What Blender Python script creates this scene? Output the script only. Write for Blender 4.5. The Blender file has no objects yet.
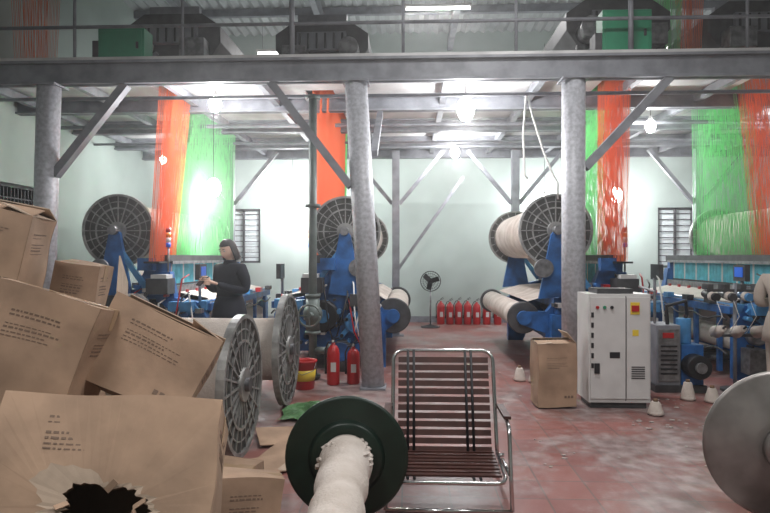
import bpy, math, random
from mathutils import Vector, Matrix, Euler
rng = random.Random(7)
sc = bpy.context.scene
sc.view_settings.view_transform = 'Standard'
rad = math.radians

# ---------------------------------------------------------------- materials
def mat(name, col, rough=0.6, metal=0.0, var=0.0, vscale=6.0, col2=None, bump=0.0, bscale=40.0, emis=0.0, sheen=0.0):
    m = bpy.data.materials.new(name); m.use_nodes = True
    nt = m.node_tree; b = nt.nodes['Principled BSDF']
    b.inputs['Roughness'].default_value = rough
    b.inputs['Metallic'].default_value = metal
    c = (*col, 1)
    b.inputs['Base Color'].default_value = c
    if var > 0 or bump > 0:
        tc = nt.nodes.new('ShaderNodeTexCoord')
    if var > 0:
        n = nt.nodes.new('ShaderNodeTexNoise'); n.inputs['Scale'].default_value = vscale
        n.inputs['Detail'].default_value = 6
        nt.links.new(tc.outputs['Object'], n.inputs['Vector'])
        r = nt.nodes.new('ShaderNodeValToRGB')
        d = col2 if col2 else tuple(x*(1-var) for x in col)
        r.color_ramp.elements[0].position = 0.35; r.color_ramp.elements[0].color = (*d, 1)
        r.color_ramp.elements[1].position = 0.62; r.color_ramp.elements[1].color = c
        nt.links.new(n.outputs['Fac'], r.inputs['Fac'])
        nt.links.new(r.outputs['Color'], b.inputs['Base Color'])
    if bump > 0:
        n2 = nt.nodes.new('ShaderNodeTexNoise'); n2.inputs['Scale'].default_value = bscale
        nt.links.new(tc.outputs['Object'], n2.inputs['Vector'])
        bp = nt.nodes.new('ShaderNodeBump'); bp.inputs['Strength'].default_value = bump
        bp.inputs['Distance'].default_value = 0.01
        nt.links.new(n2.outputs['Fac'], bp.inputs['Height'])
        nt.links.new(bp.outputs['Normal'], b.inputs['Normal'])
    if emis > 0:
        b.inputs['Emission Color'].default_value = c
        b.inputs['Emission Strength'].default_value = emis
    return m

WALL = mat('painted_plaster', (0.45, 0.525, 0.495), 0.85, var=0.18, vscale=0.9, bump=0.1)
STEEL = mat('grey_painted_steel', (0.26, 0.27, 0.30), 0.55, 0.15, var=0.35, vscale=5)
STEELD = mat('dark_steel', (0.085, 0.085, 0.09), 0.5, 0.4, var=0.4, vscale=7)
COLM = mat('mottled_column_paint', (0.50, 0.51, 0.55), 0.5, 0.1, var=0.3, vscale=24, bump=0.12)
DECK = mat('deck_sheet', (0.64, 0.64, 0.64), 0.6, 0.1, var=0.3, vscale=2)
ROOF = mat('roof_sheet', (0.42, 0.45, 0.46), 0.7, var=0.25, vscale=1.5)
BLUE = mat('blue_machine_paint', (0.025, 0.14, 0.42), 0.42, var=0.55, vscale=6)
BLUEL = mat('light_blue_paint', (0.07, 0.28, 0.58), 0.42, var=0.35, vscale=7)
TEAL = mat('teal_heddles', (0.10, 0.50, 0.62), 0.6, var=0.3, vscale=10)
BLACK = mat('black_rubber', (0.012, 0.012, 0.015), 0.5)
GREYM = mat('cast_grey_metal', (0.30, 0.30, 0.31), 0.4, 0.6, var=0.5, vscale=12)
FLG = mat('flange_metal', (0.34, 0.34, 0.33), 0.45, 0.4, var=0.45, vscale=9)
FLGD = mat('flange_web_gap_shade', (0.085, 0.085, 0.08), 0.6, 0.3, var=0.4, vscale=9)  # dark plate colour paints the shade in gaps between the spokes
FLGR = mat('flange_right_alu', (0.31, 0.29, 0.275), 0.4, 0.55, var=0.35, vscale=5)
GREEND = mat('dark_green_enamel', (0.010, 0.028, 0.018), 0.4, 0.1, var=0.35, vscale=7)
GREENB = mat('green_cabinet', (0.02, 0.26, 0.13), 0.5, var=0.15)
CARD = mat('cardboard', (0.44, 0.295, 0.20), 0.85, var=0.32, vscale=4, bump=0.25, bscale=14)
CARDL = mat('cardboard_torn_light', (0.48, 0.37, 0.28), 0.9, var=0.2, vscale=12)
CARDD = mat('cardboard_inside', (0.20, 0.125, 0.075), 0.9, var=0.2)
TAPE = mat('packing_tape', (0.46, 0.32, 0.20), 0.25)
INK = mat('printed_ink', (0.18, 0.12, 0.085), 0.8)
CHROME = mat('chrome_tube', (0.62, 0.62, 0.62), 0.2, 1.0)
SLAT = mat('brown_slats', (0.075, 0.026, 0.020), 0.45, var=0.35, vscale=14)
RED = mat('red_enamel', (0.40, 0.012, 0.015), 0.35)
WHITE = mat('white_enamel', (0.62, 0.61, 0.60), 0.45, var=0.12, vscale=5)
YEL = mat('yellow_label', (0.75, 0.55, 0.05), 0.5)
ORNC = mat('orange_cord', (0.90, 0.30, 0.14), 0.7)
GRNC = mat('green_cord', (0.36, 0.82, 0.42), 0.7)
CLOTH = mat('woven_cloth', (0.58, 0.54, 0.49), 0.9, var=0.12, bump=0.3, bscale=120)
GTARP = mat('green_plastic_sheet', (0.10, 0.24, 0.09), 0.5, var=0.4)
ORANGE = mat('orange_lens', (0.85, 0.25, 0.02), 0.3)
BLUELENS = mat('blue_lens', (0.02, 0.15, 0.8), 0.3)
SKIN = mat('skin', (0.80, 0.54, 0.43), 0.55)
LIP = mat('lips', (0.45, 0.12, 0.11), 0.5)
HAIR = mat('black_hair', (0.010, 0.008, 0.008), 0.45)
COAT = mat('navy_coat', (0.010, 0.013, 0.025), 0.8, var=0.2)
COATB = mat('beige_jacket', (0.45, 0.39, 0.34), 0.8, var=0.2)
BULB = mat('lit_bulb', (1.0, 0.98, 0.95), 0.4, emis=60)
TUBE = mat('lit_tube', (1.0, 0.98, 0.96), 0.4, emis=12)
LINT = mat('cotton_lint', (0.48, 0.44, 0.42), 0.95, var=0.2, vscale=20)
ROPE = mat('white_rope', (0.7, 0.7, 0.68), 0.8)
GLASS = mat('window_pane', (0.78, 0.84, 0.86), 0.3)  # opaque pale pane, its colour stands in for bright daylight outside
for m_ in (ORNC, GRNC):   # thin cords let some light through
    nt = m_.node_tree; pb = nt.nodes['Principled BSDF']; out = nt.nodes['Material Output']
    tr = nt.nodes.new('ShaderNodeBsdfTranslucent'); tr.inputs[0].default_value = pb.inputs['Base Color'].default_value
    ms = nt.nodes.new('ShaderNodeMixShader'); ms.inputs[0].default_value = .45
    nt.links.new(pb.outputs[0], ms.inputs[1]); nt.links.new(tr.outputs[0], ms.inputs[2]); nt.links.new(ms.outputs[0], out.inputs[0])

def yarn_mat():
    m = mat('cotton_yarn', (0.70, 0.64, 0.55), 0.9)
    nt = m.node_tree; b = nt.nodes['Principled BSDF']
    tc = nt.nodes.new('ShaderNodeTexCoord')
    n = nt.nodes.new('ShaderNodeTexNoise'); n.inputs['Scale'].default_value = 5; n.inputs['Detail'].default_value = 5
    nt.links.new(tc.outputs['Object'], n.inputs['Vector'])
    r = nt.nodes.new('ShaderNodeValToRGB')
    r.color_ramp.elements[0].position = .3; r.color_ramp.elements[0].color = (.44, .38, .33, 1)
    r.color_ramp.elements[1].position = .65; r.color_ramp.elements[1].color = (.63, .57, .52, 1)
    nt.links.new(n.outputs['Fac'], r.inputs['Fac']); nt.links.new(r.outputs['Color'], b.inputs['Base Color'])
    n2 = nt.nodes.new('ShaderNodeTexNoise'); n2.inputs['Scale'].default_value = 60
    nt.links.new(tc.outputs['Object'], n2.inputs['Vector'])
    bp = nt.nodes.new('ShaderNodeBump'); bp.inputs['Strength'].default_value = .5; bp.inputs['Distance'].default_value = .01
    nt.links.new(n2.outputs['Fac'], bp.inputs['Height']); nt.links.new(bp.outputs['Normal'], b.inputs['Normal'])
    return m
YARN = yarn_mat()

def floor_mat():
    m = bpy.data.materials.new('worn_red_tiles'); m.use_nodes = True
    nt = m.node_tree; b = nt.nodes['Principled BSDF']; L = nt.links.new
    tc = nt.nodes.new('ShaderNodeTexCoord')
    br = nt.nodes.new('ShaderNodeTexBrick'); br.offset = 0; br.squash = 1
    br.inputs['Scale'].default_value = 1; br.inputs['Brick Width'].default_value = .3
    br.inputs['Row Height'].default_value = .3; br.inputs['Mortar Size'].default_value = .006
    br.inputs['Color1'].default_value = (.27, .095, .078, 1); br.inputs['Color2'].default_value = (.20, .066, .058, 1)
    br.inputs['Mortar'].default_value = (.13, .08, .07, 1)
    L(tc.outputs['Object'], br.inputs['Vector'])
    n = nt.nodes.new('ShaderNodeTexNoise'); n.inputs['Scale'].default_value = 1.1; n.inputs['Detail'].default_value = 9
    n.inputs['Roughness'].default_value = .7
    L(tc.outputs['Object'], n.inputs['Vector'])
    r = nt.nodes.new('ShaderNodeValToRGB')
    r.color_ramp.elements[0].position = .44; r.color_ramp.elements[0].color = (.10, .10, .10, 1)
    r.color_ramp.elements[1].position = .58; r.color_ramp.elements[1].color = (.75, .75, .75, 1)
    L(n.outputs['Fac'], r.inputs['Fac'])
    n3 = nt.nodes.new('ShaderNodeTexNoise'); n3.inputs['Scale'].default_value = 9; n3.inputs['Detail'].default_value = 6
    L(tc.outputs['Object'], n3.inputs['Vector'])
    g = nt.nodes.new('ShaderNodeValToRGB')
    g.color_ramp.elements[0].color = (.16, .13, .125, 1); g.color_ramp.elements[1].color = (.35, .31, .30, 1)
    g.color_ramp.elements[0].position = .35; g.color_ramp.elements[1].position = .65
    L(n3.outputs['Fac'], g.inputs['Fac'])
    mx = nt.nodes.new('ShaderNodeMix'); mx.data_type = 'RGBA'
    L(r.outputs['Color'], mx.inputs[0]); L(br.outputs['Color'], mx.inputs[6]); L(g.outputs['Color'], mx.inputs[7])
    L(mx.outputs[2], b.inputs['Base Color'])
    rr = nt.nodes.new('ShaderNodeMapRange'); rr.inputs[3].default_value = .25; rr.inputs[4].default_value = .55
    L(n3.outputs['Fac'], rr.inputs[0]); L(rr.outputs[0], b.inputs['Roughness'])
    bp = nt.nodes.new('ShaderNodeBump'); bp.inputs['Strength'].default_value = .15; bp.inputs['Distance'].default_value = .01
    L(n3.outputs['Fac'], bp.inputs['Height']); L(bp.outputs['Normal'], b.inputs['Normal'])
    return m
FLOOR = floor_mat()

# ---------------------------------------------------------------- mesh builder
class B:
    def __init__(s):
        s.v = []; s.f = []; s.m = []; s.sm = []; s.mats = []; s.M = None
    def mi(s, m):
        if m not in s.mats: s.mats.append(m)
        return s.mats.index(m)
    def add(s, vs, fs, m, smooth=False):
        o = len(s.v)
        for p in vs:
            p = Vector(p)
            if s.M: p = s.M @ p
            s.v.append(p)
        k = s.mi(m)
        for i, f in enumerate(fs):
            s.f.append([o+j for j in f]); s.m.append(k)
            s.sm.append(smooth[i] if isinstance(smooth, list) else smooth)
    def box(s, c, d, m, R=None):
        c = Vector(c); vs = []
        for z in (-.5, .5):
            for y in (-.5, .5):
                for x in (-.5, .5):
                    p = Vector((x*d[0], y*d[1], z*d[2]))
                    if R: p = R @ p
                    vs.append(c+p)
        s.add(vs, [[0,2,3,1],[4,5,7,6],[0,1,5,4],[2,6,7,3],[0,4,6,2],[1,3,7,5]], m)
    def bx(s, x0, x1, y0, y1, z0, z1, m):
        s.box(((x0+x1)/2, (y0+y1)/2, (z0+z1)/2), (abs(x1-x0), abs(y1-y0), abs(z1-z0)), m)
    def beam(s, p0, p1, w, h, m):
        p0 = Vector(p0); p1 = Vector(p1); d = p1-p0
        q = d.to_track_quat('Y', 'Z').to_matrix()
        s.box((p0+p1)/2, (w, d.length, h), m, q)
    def lathe(s, p, ax, prof, m, n=24, flat=False):
        p = Vector(p); ax = Vector(ax).normalized()
        q = ax.to_track_quat('Z', 'Y').to_matrix()
        vs = []; fs = []; sm = []
        for r, h in prof:
            for i in range(n):
                a = 2*math.pi*i/n
                vs.append(p + q @ Vector((r*math.cos(a), r*math.sin(a), h)))
        for j in range(len(prof)-1):
            for i in range(n):
                fs.append([j*n+i, j*n+(i+1) % n, (j+1)*n+(i+1) % n, (j+1)*n+i]); sm.append(not flat)
        fs.append(list(range(n))[::-1]); sm.append(False)
        fs.append([(len(prof)-1)*n+i for i in range(n)]); sm.append(False)
        s.add(vs, fs, m, sm)
    def cyl(s, p0, p1, r, m, r1=None, n=16):
        p0 = Vector(p0); p1 = Vector(p1); r1 = r if r1 is None else r1
        s.lathe(p0, p1-p0, [(r, 0), (r1, (p1-p0).length)], m, n)
    def tube(s, pts, r, m, n=8, fl=1.0):
        pts = [Vector(p) for p in pts]; N = len(pts)
        rs = r if isinstance(r, (list, tuple)) else [r]*N
        vs = []; fs = []; sm = []; up = None
        for i, p in enumerate(pts):
            t = (pts[min(i+1, N-1)]-pts[max(i-1, 0)]).normalized()
            if up is None:
                up = Vector((0, 0, 1)) if abs(t.z) < .9 else Vector((0, 1, 0))
            up = (up - t*up.dot(t)).normalized(); sd = t.cross(up)
            for k in range(n):
                a = 2*math.pi*k/n
                vs.append(p + up*(rs[i]*fl*math.cos(a)) + sd*(rs[i]*math.sin(a)))
        for j in range(N-1):
            for i in range(n):
                fs.append([j*n+i, j*n+(i+1) % n, (j+1)*n+(i+1) % n, (j+1)*n+i]); sm.append(True)
        fs.append(list(range(n))[::-1]); sm.append(False)
        fs.append([(N-1)*n+i for i in range(n)]); sm.append(False)
        s.add(vs, fs, m, sm)
    def prism(s, poly, y0, y1, m):   # poly in (x,z)
        n = len(poly)
        vs = [(x, y0, z) for x, z in poly]+[(x, y1, z) for x, z in poly]
        fs = [list(range(n)), list(range(n, 2*n))[::-1]]+[[i, (i+1) % n, n+(i+1) % n, n+i] for i in range(n)]
        s.add(vs, fs, m)
    def ball(s, c, r, m, sc=(1, 1, 1), nu=14, nv=9, R=None, jit=0):
        vs = []; fs = []
        for j in range(nv+1):
            th = math.pi*j/nv
            for i in range(nu):
                ph = 2*math.pi*i/nu; k = 1+rng.uniform(-jit, jit)
                p = Vector((r*sc[0]*math.sin(th)*math.cos(ph)*k, r*sc[1]*math.sin(th)*math.sin(ph)*k, r*sc[2]*math.cos(th)*k))
                if j in (0, nv): p = Vector((0, 0, r*sc[2]*math.cos(th)))
                if R: p = R @ p
                vs.append(Vector(c)+p)
        for j in range(nv):
            for i in range(nu):
                fs.append([j*nu+i, (j+1)*nu+i, (j+1)*nu+(i+1) % nu, j*nu+(i+1) % nu])
        s.add(vs, fs, m, True)
    def finish(s, name, bevel=0, parent=None, recalc=True, world=False):
        xs = [p.x for p in s.v]; ys = [p.y for p in s.v]; zs = [p.z for p in s.v]
        o = Vector(((min(xs)+max(xs))/2, (min(ys)+max(ys))/2, min(zs)))
        me = bpy.data.meshes.new(name)
        me.from_pydata([p-o for p in s.v], [], s.f)
        for m in s.mats: me.materials.append(m)
        for i, p in enumerate(me.polygons):
            p.material_index = s.m[i]; p.use_smooth = s.sm[i]
        if recalc:
            import bmesh
            bm = bmesh.new(); bm.from_mesh(me)
            bmesh.ops.recalc_face_normals(bm, faces=bm.faces); bm.to_mesh(me); bm.free()
        me.update()
        ob = bpy.data.objects.new(name, me); ob.location = o
        sc.collection.objects.link(ob)
        if bevel:
            md = ob.modifiers.new('bevel', 'BEVEL'); md.width = bevel; md.segments = 2; md.limit_method = 'ANGLE'
        if parent:
            ob.parent = parent
            if world: ob.location = o-parent.location
        return ob

# ---------------------------------------------------------------- room shell
XL, XR, YB, YF, ZR = -5.7, 8.6, 13.7, -3.2, 6.6
b = B(); b.bx(XL-.2, XR+.2, YF-.2, YB+.2, -.15, 0, FLOOR); b.finish('floor')
def wall_y(name, y0, y1, holes):
    b = B(); xs = sorted({XL-.2, XR+.2, *[h[0] for h in holes], *[h[1] for h in holes]})
    for a, c in zip(xs, xs[1:]):
        hs = [h for h in holes if h[0] <= a and h[1] >= c]
        z = 0
        for h in sorted(hs, key=lambda h: h[2]):
            b.bx(a, c, y0, y1, z, h[2], WALL); z = h[3]
        b.bx(a, c, y0, y1, z, ZR+.3, WALL)
    return b.finish(name)
wins_back = [(5.55, 6.35, 1.25, 2.6), (-4.25, -3.45, 1.35, 2.6)]
wall_y('wall_back', YB, YB+.2, wins_back)
wall_y('wall_front', YF-.2, YF, [])
b = B()
wy0, wy1, wz0, wz1 = 7.9, 9.0, 1.75, 2.55
for (a, c, z0, z1) in [(YF, wy0, 0, ZR+.3), (wy1, YB, 0, ZR+.3), (wy0, wy1, 0, wz0), (wy0, wy1, wz1, ZR+.3)]:
    b.bx(XL-.2, XL, a, c, z0, z1, WALL)
b.finish('wall_left')
b = B(); b.bx(XR, XR+.2, YF, YB, 0, ZR+.3, WALL); b.finish('wall_right')
WFR = mat('window_frame_dark', (0.06, 0.06, 0.065), 0.6)
for i, (x0, x1, z0, z1) in enumerate(wins_back):
    b = B(); y = YB+.06
    for (a, c, e, g) in [(x0, x0+.05, z0, z1), (x1-.05, x1, z0, z1), (x0, x1, z0, z0+.05), (x0, x1, z1-.05, z1), ((x0+x1)/2-.02, (x0+x1)/2+.02, z0, z1)]:
        b.bx(a, c, y-.03, y+.03, e, g, WFR)
    for k in range(1, 10):
        z = z0+(z1-z0)*k/10
        b.bx(x0, x1, y-.045, y-.03, z-.009, z+.009, WFR)
    b.bx(x0, x1, y+.031, y+.036, z0, z1, GLASS)
    b.finish('window_%d' % (i+1))
b = B(); x = XL-.08
for (a, c, e, g) in [(wy0, wy0+.05, wz0, wz1), (wy1-.05, wy1, wz0, wz1), (wy0, wy1, wz0, wz0+.05), (wy0, wy1, wz1-.05, wz1)]:
    b.bx(x-.03, x+.03, a, c, e, g, WFR)
for k in range(1, 14):
    y = wy0+(wy1-wy0)*k/14; b.bx(x-.01, x+.01, y-.01, y+.01, wz0, wz1, WFR)
for k in range(1, 4):
    z = wz0+(wz1-wz0)*k/4; b.bx(x-.01, x+.012, wy0, wy1, z-.012, z+.012, WFR)
b.finish('window_3')
b = B()
n = 140
vs = []; fs = []
for i in range(n+1):
    xx = XL-.2+(XR-XL+.4)*i/n
    zz = ZR+(.03 if i % 2 else -.03)
    vs += [(xx, YF-.2, zz), (xx, YB+.2, zz)]
for i in range(n): fs.append([2*i, 2*i+1, 2*i+3, 2*i+2])
b.add(vs, fs, ROOF)
b.bx(XL-.2, XR+.2, YF-.2, YB+.2, ZR+.1, ZR+.15, ROOF)
b.finish('ceiling', recalc=False)
b = B()
for y in (2.5, 5, 7.5, 10, 12.2): b.bx(XL, XR, y-.05, y+.05, ZR-.18, ZR-.03, STEEL)
for x in (-4.4, -1.8, .9, 3.6, 6.3):
    b.bx(x-.06, x+.06, YF, YB, ZR-.42, ZR-.18, STEEL)
b.finish('trim_roof_purlins')
b = B()
b.bx(XL, XR, YB-.012, YB, 0, .14, STEEL); b.finish('baseboard_back')

# ---------------------------------------------------------------- mezzanine
ZB0, ZB1 = 3.50, 3.77
YS = [6.85, 8.5, 9.95, 11.4]
def ibeam_x(b, y, z0, z1, m, w=.14):
    b.bx(XL, XR, y-w/2, y+w/2, z0, z0+.03, m); b.bx(XL, XR, y-w/2, y+w/2, z1-.03, z1, m)
    b.bx(XL, XR, y-.02, y+.02, z0, z1, m)
looms = [
    dict(hx=-3.25, s=-1, y0=7.7, L=3.4, uo=.58, lo=1.15, lr=.22, o=(7.45, 8.05, 7.95, 8.6), g=(8.08, 10.7, 8.7, 10.7)),
    dict(hx=-1.25, s=1, y0=8.1, L=3.1, uo=.37, lo=1.02, lr=.20, o=(8.15, 10.8, 8.3, 10.6), g=(10.8, 11.1, 10.6, 10.9)),
    dict(hx=2.68, s=-1, y0=7.9, L=3.1, uo=.78, lo=1.20, lr=.17, o=(7.65, 8.55, 7.7, 8.35), g=(8.6, 10.8, 8.45, 9.9)),
    dict(hx=4.55, s=1, y0=7.45, L=3.2, uo=.75, lo=1.15, lr=.22, o=(7.3, 8.1, 7.85, 8.4), g=(7.9, 9.75, 8.45, 9.7)),
]
b = B()
for i, y in enumerate(YS):
    ibeam_x(b, y, ZB0 if i == 0 else ZB0+.06, ZB1, STEEL)
for x in [XL+.3+1.17*k for k in range(12)]:
    b.bx(x-.04, x+.04, 6.9, 12.6, ZB1-.13, ZB1-.02, STEEL)
ibeam_x(b, 12.6, ZB0+.06, ZB1, STEEL)
for (y, z, r_) in [(7.3, 3.46, .022), (9.2, 3.52, .03), (10.6, 3.52, .022)]:
    b.cyl((XL, y, z), (XR, y, z), r_, STEEL, n=10)
def brace(p, q, w=.11, h=.09): b.beam(p, q, w, h, STEEL)
brace((-4.15, 6.85, 2.45), (-3.3, 6.85, ZB0))
brace((-.68, 6.85, 2.3), (-1.6, 6.85, ZB0))
brace((-.42, 6.99, 2.7), (-.42, 8.4, ZB0), .08, .08)
brace((1.97, 6.85, 2.5), (2.9, 6.85, ZB0))
b.finish('mezzanine_beams')
b = B()
edges = [XL]
for l in looms: edges += [l['hx']-.2, l['hx']+.2]
edges.append(XR)
for k in range(0, len(edges), 2):
    b.bx(edges[k], edges[k+1], 6.8, 12.7, ZB1, ZB1+.04, DECK)
for l in looms:
    b.bx(l['hx']-.2, l['hx']+.2, 6.8, l['o'][2]-.15, ZB1, ZB1+.04, DECK)
    b.bx(l['hx']-.2, l['hx']+.2, l['g'][3]+.15, 12.7, ZB1, ZB1+.04, DECK)
b.finish('mezzanine_deck')
b = B()
for z in (4.18, 4.62): b.cyl((XL, 6.86, z), (XR, 6.86, z), .02, STEEL, n=10)
for k in range(12):
    x = XL+.5+1.28*k; b.cyl((x, 6.86, ZB1+.04), (x, 6.86, 4.62), .018 if k % 3 else .03, STEEL, n=10)
b.finish('mezzanine_railing')
for (x, y, x2) in [(-4.32, 6.85, -4.22), (-.42, 6.85, -.62), (1.84, 6.85, 1.84), (6.4, 6.85, 6.4)]:
    b = B()
    b.cyl((x, y, .02), (x2, y, ZB0-.02), .13, COLM, n=28)
    b.box((x, y, .012), (.29, .3, .024), STEEL)
    b.box((x2, y, ZB0-.012), (.3, .3, .022), STEEL)
    b.finish('support_column')
b = B()
for x in (-3.45, -.27, 1.98, 5.35):
    b.box((x, 11.4, 1.75), (.14, .14, 3.5), STEEL)
    b.box((x, 11.4, .01), (.3, .3, .02), STEEL)
    for sx in (-1, 1):
        b.beam((x+sx*.07, 11.4, 2.5), (x+sx*.9, 11.4, 3.5), .07, .07, STEEL)
b.beam((-.27, 11.4, 1.2), (1.0, 11.4, 3.0), .06, .06, STEEL)
b.finish('rear_support_frame')

# ---------------------------------------------------------------- flange helper
def flange(b, c, ax, r, mrib=FLG, mweb=FLGD, t=.035, ribs=20, hub=.12, both=True):
    c = Vector(c); ax = Vector(ax).normalized()
    b.lathe(c-ax*(t*.25), ax, [(r*.97, 0), (r*.97, t*.5)], mweb, 48)
    def ring(r0, r1, h):
        n = 48; q = ax.to_track_quat('Z', 'Y').to_matrix(); vs = []; fs = []
        prof = [(r0, -h), (r1, -h), (r1, h), (r0, h)]
        for rr, hh in prof:
            for i in range(n):
                a = 2*math.pi*i/n; vs.append(c+q @ Vector((rr*math.cos(a), rr*math.sin(a), hh)))
        for j in range(4):
            for i in range(n):
                fs.append([j*n+i, j*n+(i+1) % n, ((j+1) % 4)*n+(i+1) % n, ((j+1) % 4)*n+i])
        b.add(vs, fs, mrib)
    ring(r*.94, r, t); ring(r*.60, r*.64, t*.7); ring(r*.78, r*.80, t*.55)
    b.lathe(c-ax*t*1.3, ax, [(r*.24, 0), (r*.24, t*2.6)], mrib, 32)
    b.lathe(c-ax*t*2.4, ax, [(r*.10, 0), (r*.10, t*4.8)], STEELD, 20)
    q = ax.to_track_quat('Z', 'Y').to_matrix()
    for i in range(ribs):
        a = 2*math.pi*i/ribs
        R = q @ Matrix.Rotation(a, 3, 'Z')
        b.box(c+R @ Vector((r*.6, 0, 0)), (r*.74, r*.028, t*1.3), mrib, R)
        b.lathe(c+R @ Vector((r*.45, r*.085, -t*.35)), ax, [(r*.02, 0), (r*.02, t*.7)], GREYM, 8)

def cords(b, r, hx, ya, yb, yc, yd, z0, z1, m, n, rows=2, w=.0030):
    for row in range(rows):
        for k in range(n):
            t = (k+.5+r.uniform(-.4, .4))/n
            xo = (row/(rows-1)-.5) if rows > 1 else 0
            p = Vector((hx+.10*xo, ya+(yb-ya)*t, z0)); q = Vector((hx+.22*xo, yc+(yd-yc)*t, z1))
            b.add([p+Vector((-w, -w, 0)), p+Vector((w, -w, 0)), p+Vector((0, w, 0)), q+Vector((-w, -w, 0)), q+Vector((w, -w, 0)), q+Vector((0, w, 0))],
                  [[0,1,4,3],[1,2,5,4],[2,0,3,5]], m)

# ---------------------------------------------------------------- looms
def make_loom(l, idx):
    hx, s, y0, L = l['hx'], l['s'], l['y0'], l['L']
    uo, lo, lr = l['uo'], l['lo'], l['lr']
    X = lambda u: hx+s*u
    b = B(); r = random.Random(idx+3)
    y1 = y0+L
    prof = [(-.6, 0), (-.6, .72), (-.5, .9), (-.18, .96), (-.12, 1.3), (.22, 1.32), (.32, 1.08), (.72, 1.0), (.9, .78), (lo+.02, .78), (lo+.06, .62), (.92, .5), (.92, 0), (.66, 0), (.56, .22), (-.25, .22), (-.36, 0)]
    for ya in (y0, y1-.14):
        b.prism([(X(u), z) for u, z in prof], ya, ya+.14, BLUE)
    yf = y0
    for (u, z, w, h, m) in [(-.55, .86, .1, .12, BLUEL), (.75, .9, .12, .12, BLUE), (-.3, .32, .12, .12, BLUE), (.5, .3, .14, .14, BLUE), (0, 1.47, .2, .1, STEELD), (.35, 1.12, .07, .07, GREYM)]:
        b.box((X(u), (y0+y1)/2, z), (w, L, h), m)
    for k in range(9):
        yy = y0+.3+k*(L-.6)/8
        b.box((X(.05), yy, .6), (.55, .07, .5), [BLUE, STEELD, GREYM][k % 3])
    b.cyl((X(-.15), y0, .42), (X(-.15), y1, .42), .05, GREYM, n=14)
    b.cyl((X(.3), y0, .62), (X(.3), y1, .62), .06, STEELD, n=14)
    b.box((X(-.14), (y0+y1)/2, .98), (.07, L-.3, .06), STEELD)
    b.box((X(-.14), (y0+y1)/2, 1.06), (.02, L-.35, .1), GREYM)
    for k in range(8):
        b.box((X(-.2), y0+.4+k*(L-.8)/7, 1.03), (.03, .05, .04), RED)
    nh = 64
    for k in range(nh):
        yy = y0+.22+k*(L-.44)/(nh-1)
        for uu in (-.05, .02, .09):
            b.box((X(uu), yy, 1.25), (.012, .028, .36), TEAL if (k % 9) else WHITE)
    b.box((X(-.062), (y0+y1)/2, 1.12), (.004, L-.4, .025), STEELD)
    b.box((X(.02), (y0+y1)/2, 1.055), (.2, L-.3, .03), BLACK)
    b.box((X(.13), (y0+y1)/2, 1.42), (.02, L-.2, .04), GREYM)
    b.box((X(-.11), (y0+y1)/2, 1.42), (.02, L-.2, .04), GREYM)
    for ya in (y0+.07, y1-.07):
        b.box((X(0), ya, 1.4), (.16, .1, .2), BLUE)
    def sheet(pts, m, a=y0+.25, c=y1-.25, th=.006):
        for (u0, z0), (u1, z1) in zip(pts, pts[1:]):
            b.add([(X(u0), a, z0), (X(u1), a, z1), (X(u1), c, z1), (X(u0), c, z0), (X(u0), a, z0-th), (X(u1), a, z1-th), (X(u1), c, z1-th), (X(u0), c, z0-th)],
                  [[0,1,2,3],[4,5,6,7],[0,1,5,4],[1,2,6,5],[2,3,7,6],[3,0,4,7]], m)
    sheet([(-.1, 1.03), (-.52, .95), (-.60, .9), (-.61, .8), (-.4, .58)], CLOTH)
    sheet([(.1, 1.05), (.75, 1.0)], YARN)
    sheet([(.75, 1.0), (lo-.1, .9)], YARN)
    sheet([(.35, 1.15), (uo-.1, 1.55)], YARN)
    b.cyl((X(-.42), y0+.16, .46), (X(-.42), y1-.16, .46), .15, CLOTH, n=28)
    b.cyl((X(-.55), y0+.14, .88), (X(-.55), y1-.14, .88), .055, GREYM, n=16)
    b.box((X(-.63), (y0+y1)/2, .84), (.04, L-.1, .09), BLUE)
    for k in range(5):
        yy = y0+.35+k*(L-.7)/4
        b.box((X(-.62), yy, .45), (.05, .06, .8), BLUE)
        b.box((X(-.64), yy+.2, .93), (.09, .16, .07), [STEELD, BLACK, BLUEL, RED, STEELD][k])
        b.cyl((X(-.68), yy+.1, .2), (X(-.3), yy+.1, .2), .03, STEELD, n=10)
    b.tube([(X(-.66), y0+.1+k*(L-.2)/20, .72+.03*math.sin(k*1.3)) for k in range(21)], .012, BLACK, 6)
    b.tube([(X(-.66), y0+.1+k*(L-.2)/20, .30+.05*math.sin(k*.9)) for k in range(21)], .012, STEELD, 6)
    zc = 1.84
    b.cyl((X(uo), y0+.06, zc), (X(uo), y1-.1, zc), .37, YARN, n=40)
    for ya in (y0+.04, y1-.08): flange(b, (X(uo), ya, zc), (0, 1, 0), .48)
    b.cyl((X(lo), y0+.05, .70), (X(lo), y1-.1, .70), lr, YARN, n=36)
    for ya in (y0+.02, y1-.06): b.lathe((X(lo), ya, .70), (0, 1, 0), [(lr+.025, 0), (lr+.04, .012), (lr+.04, .03), (lr+.025, .04)], STEELD, 36)
    b.cyl((X(lo), y0-.06, .70), (X(lo), y0+.02, .70), .09, BLUE, n=20)
    for ya in (y0-.02, y1-.1):
        b.prism([(X(uo-.22), 1.0), (X(uo+.24), .95), (X(uo+.08), 1.78), (X(uo), 1.9), (X(uo-.07), 1.8)], ya-.06, ya, BLUE)
        b.beam((X(uo-.4), ya-.03, 1.1), (X(uo-.05), ya-.03, 1.6), .05, .07, BLUEL)
    b.cyl((X(uo), y0-.16, zc), (X(uo), y0, zc), .06, GREYM, n=18)
    b.cyl((X(uo+.18), y0-.12, 1.35), (X(uo+.18), y0-.04, 1.35), .12, GREYM, n=24)
    b.lathe((X(.08), yf-.13, .70), (0, 1, 0), [(.19, 0), (.215, .02), (.215, .09), (.19, .12)], BLACK, 32)
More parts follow.
